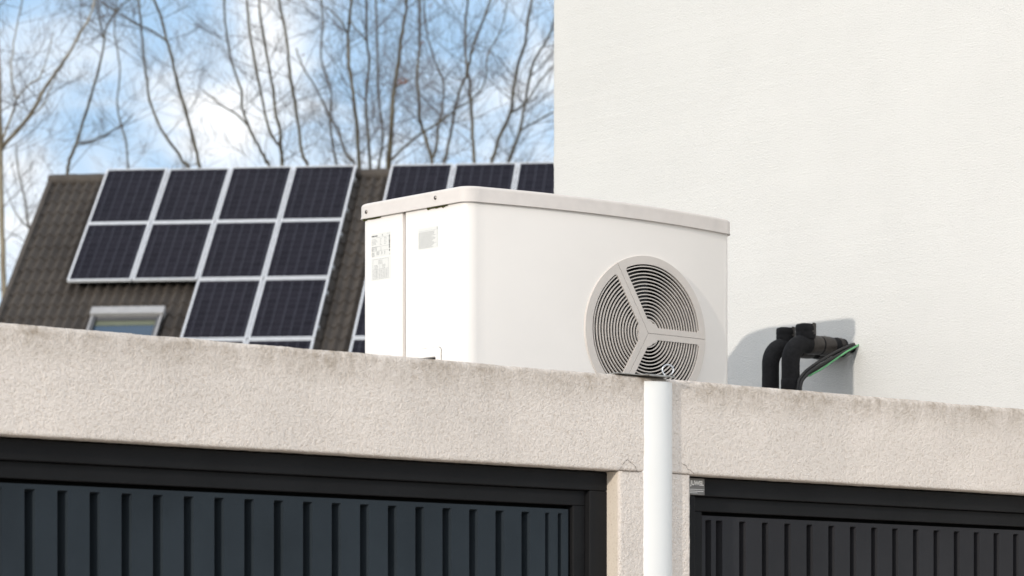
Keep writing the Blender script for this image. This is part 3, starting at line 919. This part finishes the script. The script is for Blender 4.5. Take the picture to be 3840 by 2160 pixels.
def tree(Z, limbs, label, mat='bark', dens=1.0, extra=None, rs=0):
    """limbs: list of (pixel polyline from below upwards, width at its start, width at its end)"""
    rng = random.Random(100 + rs)
    base = at_depth(limbs[0][0][0][0], limbs[0][0][0][1], Z)
    root = empty('bare_tree', (base.x, base.y, 0), label, 'tree', 'bare trees behind the tiled roof')
    tr, cr = MB(), MB()
    for li, (px, w0, w1) in enumerate(limbs):
        k_ = Z / F_PX / 2
        pts = []; wob = rng.uniform(0, 9)
        for i, (x, y) in enumerate(px):
            pts.append(at_depth(x, y, Z + (0 if i == 0 and li else 0.6 * noise.noise(Vector((y * .004, wob, li))))))
        rad = [(w0 + (w1 - w0) * i / max(1, len(px) - 1)) * k_ for i in range(len(px))]
        if li == 0:                                     # the stem goes on down to the ground behind the house
            g = pts[0]; dd = (g - pts[1]).normalized(); low = []
            for t in (.25, .5, .75, 1.0):
                low.insert(0, Vector((g.x + dd.x * g.z * .8 * t * (1 - t * .5), g.y + dd.y * g.z * .8 * t * (1 - t * .5), g.z * (1 - t))))
            base = Vector((low[0].x, low[0].y, 0)); root.location = base
            pts = low + pts; rad = [rad[0] * f for f in (1.7, 1.5, 1.3, 1.12)] + rad
        # past the frame the limb tapers out
        d = (pts[-1] - pts[-2]).normalized()
        if px[-1][1] < 5:
            pts += [pts[-1] + d * 1.2, pts[-1] + (d + Vector((0, 0, .3))).normalized() * 2.6]; rad += [rad[-1] * .7, rad[-1] * .3]
        # smooth and roughen
        q, qr = [], []
        for i in range(len(pts) - 1):
            p0, p1, p2, p3 = pts[max(i-1, 0)], pts[i], pts[i+1], pts[min(i+2, len(pts)-1)]
            for k in range(4):
                t = k / 4
                c = .5 * ((2*p1) + (p2-p0)*t + (2*p0-5*p1+4*p2-p3)*t*t + (3*p1-p0-3*p2+p3)*t**3)
                q.append(c + Vector((rng.gauss(0, .006), rng.gauss(0, .006), 0))); qr.append((rad[i] + (rad[i+1] - rad[i]) * t) * rng.uniform(.9, 1.12))
        q.append(pts[-1]); qr.append(rad[-1])
        tr.tube(q, qr, 7)
        # side shoots
        for i in range(1, len(q)):
            if q[i].z < 7.5: continue
            seg = (q[i] - q[i-1]).length
            cnt = int(seg * 2.3 * dens + rng.random())
            for _ in range(cnt):
                p = q[i-1].lerp(q[i], rng.random()); d = (q[i] - q[i-1]).normalized()
                ang = rng.uniform(0, 2 * pi); side = Vector((cos(ang), sin(ang), 0))
                nd = d * rng.uniform(.25, .9) + side
                L = rng.uniform(.6, 2.1)
                grow(cr, p, nd, L, min(qr[i] * .55, rng.uniform(.005, .011)), 2 if L > .9 else 1, rng)
    keep(tr.build('trunk', M[mat], smooth=60, recalc=False), root)
    keep(cr.build('crown', M['twig'], recalc=False), root)
    for (x, y, w, h) in (extra or []):
        b = MB(); c = at_depth(x, y, Z - .3); k_ = Z / F_PX
        for _ in range(26 if w > 25 else 7):
            o = Vector((rng.gauss(0, .33) * w * k_, rng.gauss(0, .33) * w * k_, rng.gauss(0, .3) * h * k_)); s = rng.uniform(.018, .045)
            a = Vector((rng.gauss(0, 1), rng.gauss(0, 1), rng.gauss(0, 1))).normalized() * s; a2 = a.orthogonal().normalized() * s * .6
            p = c + o; b.add([p - a, p + a2, p + a * 1.1 + a.cross(a2) * 3, p - a2], [(0, 1, 2, 3)])
        keep(b.build('dead_leaves', M['leaf'], recalc=False), root)
    return root

T = [
 (57, [([(16,1180),(10,930),(4,690),(3,545),(-4,300),(-12,60),(-14,-30)], 20, 15),
       ([(4,556),(43,512),(107,440),(170,330),(215,265),(262,195),(305,120),(345,40),(358,-40)], 17, 6),
       ([(4,540),(25,480),(55,400),(65,366),(115,312),(148,293),(175,220),(200,120)], 10, 3),
       ([(62,370),(45,310),(42,230),(65,90),(85,-10)], 7, 4),
       ([(110,440),(165,390),(190,330),(215,280)], 7, 3)], 'bare tree with a tan trunk at the left edge, left of the tiled roof', 'bark_tan', 1.1, None),
 (60, [([(252,680),(262,600),(285,540),(320,430),(350,330),(370,265),(390,165),(395,115),(430,50),(470,10),(500,-20)], 13, 5),
       ([(285,540),(340,530),(395,505),(470,460),(500,425)], 9, 4), ([(388,140),(375,80),(365,20),(362,-20)], 7, 4)],
  'bare leaning tree above the tiled corner left of the solar panels', 'bark', 1.0, None),
 (63, [([(752,660),(745,618),(725,520),(700,430),(665,310),(640,200),(625,150),(605,70),(580,0),(570,-40)], 13, 9),
       ([(625,152),(560,110),(510,90),(430,40),(365,0)], 9, 4)], 'bare tree behind the second panel column, bending left towards its top', 'bark', 1.0, None),
 (70, [([(720,660),(690,615),(665,570),(620,510),(580,430),(560,370),(550,300),(535,180),(525,60),(515,-30)], 12, 8)],
  'faint bare tree curving left, behind the second panel column', 'bark', 1.0, None),
 (64, [([(1020,650),(1000,612),(970,550),(930,470),(908,400),(906,340),(880,270),(860,200),(845,80),(838,-30)], 12, 7),
       ([(930,470),(890,430),(840,400),(800,370),(760,340)], 8, 4)], 'bare forked tree leaning left behind the third panel column', 'bark', 1.0, None),
 (62, [([(1060,660),(1057,610),(1052,545),(1048,480),(1033,424),(1022,330),(1000,200),(976,60),(972,-30)], 15, 8),
       ([(1052,548),(1027,522),(1001,453),(971,308),(948,188),(928,43),(926,-30)], 11, 8)], 'bare twin-stemmed tree between the third and fourth panel columns', 'bark', 1.1, None),
 (61, [([(1160,660),(1148,609),(1132,570),(1115,442),(1095,322),(1084,247),(1075,146),(1048,13),(1040,-30)], 13, 9)],
  'bare slim tree behind the rightmost panel of the left array', 'bark', 1.2, [(1134, 208, 14, 14), (1085, 256, 10, 14)]),
 (66, [([(1340,650),(1318,605),(1287,556),(1269,486),(1238,442),(1207,375),(1168,305),(1132,243),(1110,180)], 11, 5),
       ([(1268,640),(1260,605),(1243,508),(1238,442),(1240,330),(1205,220),(1210,90),(1205,-30)], 9, 6)], 'bare thin tree leaning left beside the right end of the left array', 'bark', 1.2, None),
 (58, [([(1352,680),(1347,632),(1340,508),(1327,375),(1311,247),(1305,146),(1311,66),(1318,0),(1322,-40)], 15, 10),
       ([(1302,125),(1285,90),(1265,62),(1234,35),(1200,20)], 8, 4), ([(1309,75),(1344,119),(1373,152)], 6, 5)], 'bare dark straight tree just right of the left solar array', 'bark', 1.3, None),
 (65, [([(1392,680),(1389,632),(1380,486),(1371,375),(1384,225),(1375,155),(1374,26),(1372,-40)], 12, 8)],
  'bare tree standing in the gap between the two solar arrays, left of its pair', 'bark', 1.2, [(1372, 304, 10, 14)]),
 (68, [([(1416,680),(1420,623),(1435,512),(1426,420),(1417,309),(1415,177),(1411,44),(1408,-40)], 11, 7)],
  'bare pale tree standing in the gap, touching the thick dark trunk', 'bark', 1.2, None),
 (56, [([(1450,690),(1457,627),(1468,477),(1473,375),(1479,331),(1490,265),(1499,190),(1512,97),(1523,35),(1521,-30)], 20, 9),
       ([(1466,600),(1520,550),(1583,499),(1645,459),(1716,406),(1769,375),(1817,309),(1830,208),(1879,110),(1905,-10)], 9, 4),
       ([(1479,331),(1510,310),(1565,285)], 8, 3)], 'thickest bare tree, with a brown leaf clump, at the left end of the right array', 'bark', 1.3, [(1510, 308, 46, 22)]),
 (62, [([(1620,650),(1618,596),(1596,517),(1579,464),(1570,389),(1565,283),(1574,177),(1574,44),(1574,-30)], 13, 9),
       ([(1618,600),(1636,552),(1645,464),(1658,411),(1662,309),(1632,230),(1600,120),(1590,-10)], 11, 5)], 'bare tree forking into a V low above the right array', 'bark', 1.3, [(1577, 168, 12, 26), (1612, 20, 12, 10)]),
 (64, [([(1660,650),(1671,596),(1689,508),(1702,428),(1724,336),(1751,274),(1746,199),(1746,88),(1755,0),(1758,-40)], 12, 8)],
  'bare tree kinked to the right above the first join of the right array', 'bark', 1.2, None),
 (60, [([(1780,650),(1777,596),(1771,486),(1766,380),(1760,300),(1755,265),(1765,210),(1782,146),(1815,70),(1839,0),(1850,-40)], 13, 7)],
  'bare straight tree behind the middle panel of the right array', 'bark', 1.2, [(1833, 203, 12, 10)]),
 (63, [([(1840,650),(1848,592),(1879,499),(1914,424),(1923,353),(1941,247),(1967,163),(1981,66),(1994,0),(2000,-40)], 14, 9),
       ([(1914,426),(1976,380),(2020,310),(2073,247),(2110,200)], 8, 4)], 'bare tree leaning right above the second join of the right array', 'bark', 1.2, None),
 (66, [([(1900,650),(1914,592),(1950,490),(1967,393),(1994,256),(2020,200),(2060,133),(2090,40),(2100,-30)], 13, 7),
       ([(1950,490),(2020,450),(2069,424),(2120,400)], 8, 4)], 'bare tree nearest to the white wall, leaning right', 'bark', 1.2, None),
 (72, [([(190,1100),(150,1000),(110,860),(95,760),(70,640),(60,540)], 10, 5), ([(112,860),(60,800),(20,700)], 6, 3)], 'faint bare sapling between the tan trunk and the tiled roof', 'bark', 1.5, None),
 (74, [([(470,700),(480,620),(470,520),(440,400),(450,250),(430,120),(440,-20)], 8, 5)], 'very faint bare tree above the leftmost solar panel', 'bark', 1.1, None),
]
for i, (Z, limbs, lab, m_, dn_, ex) in enumerate(T): tree(Z, limbs, lab, m_, dn_, ex, i)

# ------------------------------------------------------------------ sky, sun, camera
SUN = Vector((-3.2, -1.0, .84)).normalized()
w = bpy.data.worlds.new('World'); S.world = w; w.use_nodes = True
n, l = w.node_tree.nodes, w.node_tree.links
bg = n['Background']
skyt = n.new('ShaderNodeTexSky'); skyt.sky_type = 'NISHITA'; skyt.sun_disc = False
skyt.sun_elevation = math.asin(SUN.z); skyt.sun_rotation = math.atan2(-SUN.x, SUN.y) % (2 * pi)
skyt.altitude = 50; skyt.air_density = 1.0; skyt.dust_density = .6; skyt.ozone_density = 2.0
tc = n.new('ShaderNodeTexCoord')
mp = n.new('ShaderNodeMapping'); mp.inputs['Location'].default_value = (.35, .1, .62); mp.inputs['Scale'].default_value = (1, 1, 1.5)
l.new(tc.outputs['Generated'], mp.inputs['Vector'])
cl = tex(n, l, mp.outputs['Vector'], 17.0, 5, .5, .5)
cm = n.new('ShaderNodeMapRange'); cm.inputs['From Min'].default_value = .34; cm.inputs['From Max'].default_value = .72; cm.interpolation_type = 'SMOOTHSTEP'
l.new(cl, cm.inputs['Value'])
SKY_GAIN = 1.0
# thin veil over the blue, and clouds that are brighter on the sun's side of the sky
veil = mix(n, l, .85, skyt.outputs['Color'], (3.1, 4.6, 6.4))
dt = n.new('ShaderNodeVectorMath'); dt.operation = 'DOT_PRODUCT'; dt.inputs[1].default_value = SUN
l.new(tc.outputs['Generated'], dt.inputs[0])
br = n.new('ShaderNodeMapRange'); br.inputs['From Min'].default_value = -.55; br.inputs['From Max'].default_value = .95
br.interpolation_type = 'SMOOTHSTEP'; l.new(dt.outputs['Value'], br.inputs['Value'])
ccol = mix(n, l, br.outputs[0], (7.2, 7.3, 7.4), (18.6, 17.4, 15.9))
skc = mix(n, l, cm.outputs[0], veil, ccol)
l.new(skc, bg.inputs['Color'])
bg.inputs['Strength'].default_value = .15

sd = bpy.data.lights.new('sun', 'SUN'); sd.energy = 2.0; sd.angle = radians(.8); sd.color = (1.0, .93, .83)
so = bpy.data.objects.new('sun', sd); C.objects.link(so); so.location = (-20, -10, 20)
so.rotation_euler = (-SUN).to_track_quat('-Z', 'Y').to_euler()

cd = bpy.data.cameras.new('camera'); cam = bpy.data.objects.new('camera', cd); C.objects.link(cam)
cam.location = (0, 0, CAM_Z); cam.rotation_euler = (pi / 2, 0, -(pi / 2 - ALPHA))
cd.sensor_width = 36; cd.lens = F_PX / 3840 * 36; cd.shift_y = (HORIZON - 1080) / 3840
cd.clip_start = .1; cd.clip_end = 2000
cd.dof.use_dof = True; cd.dof.focus_distance = 12.2; cd.dof.aperture_fstop = 6.2
S.camera = cam

S.view_settings.view_transform = 'Standard'; S.view_settings.look = 'None'
S.view_settings.exposure = 0.06; S.view_settings.gamma = 1
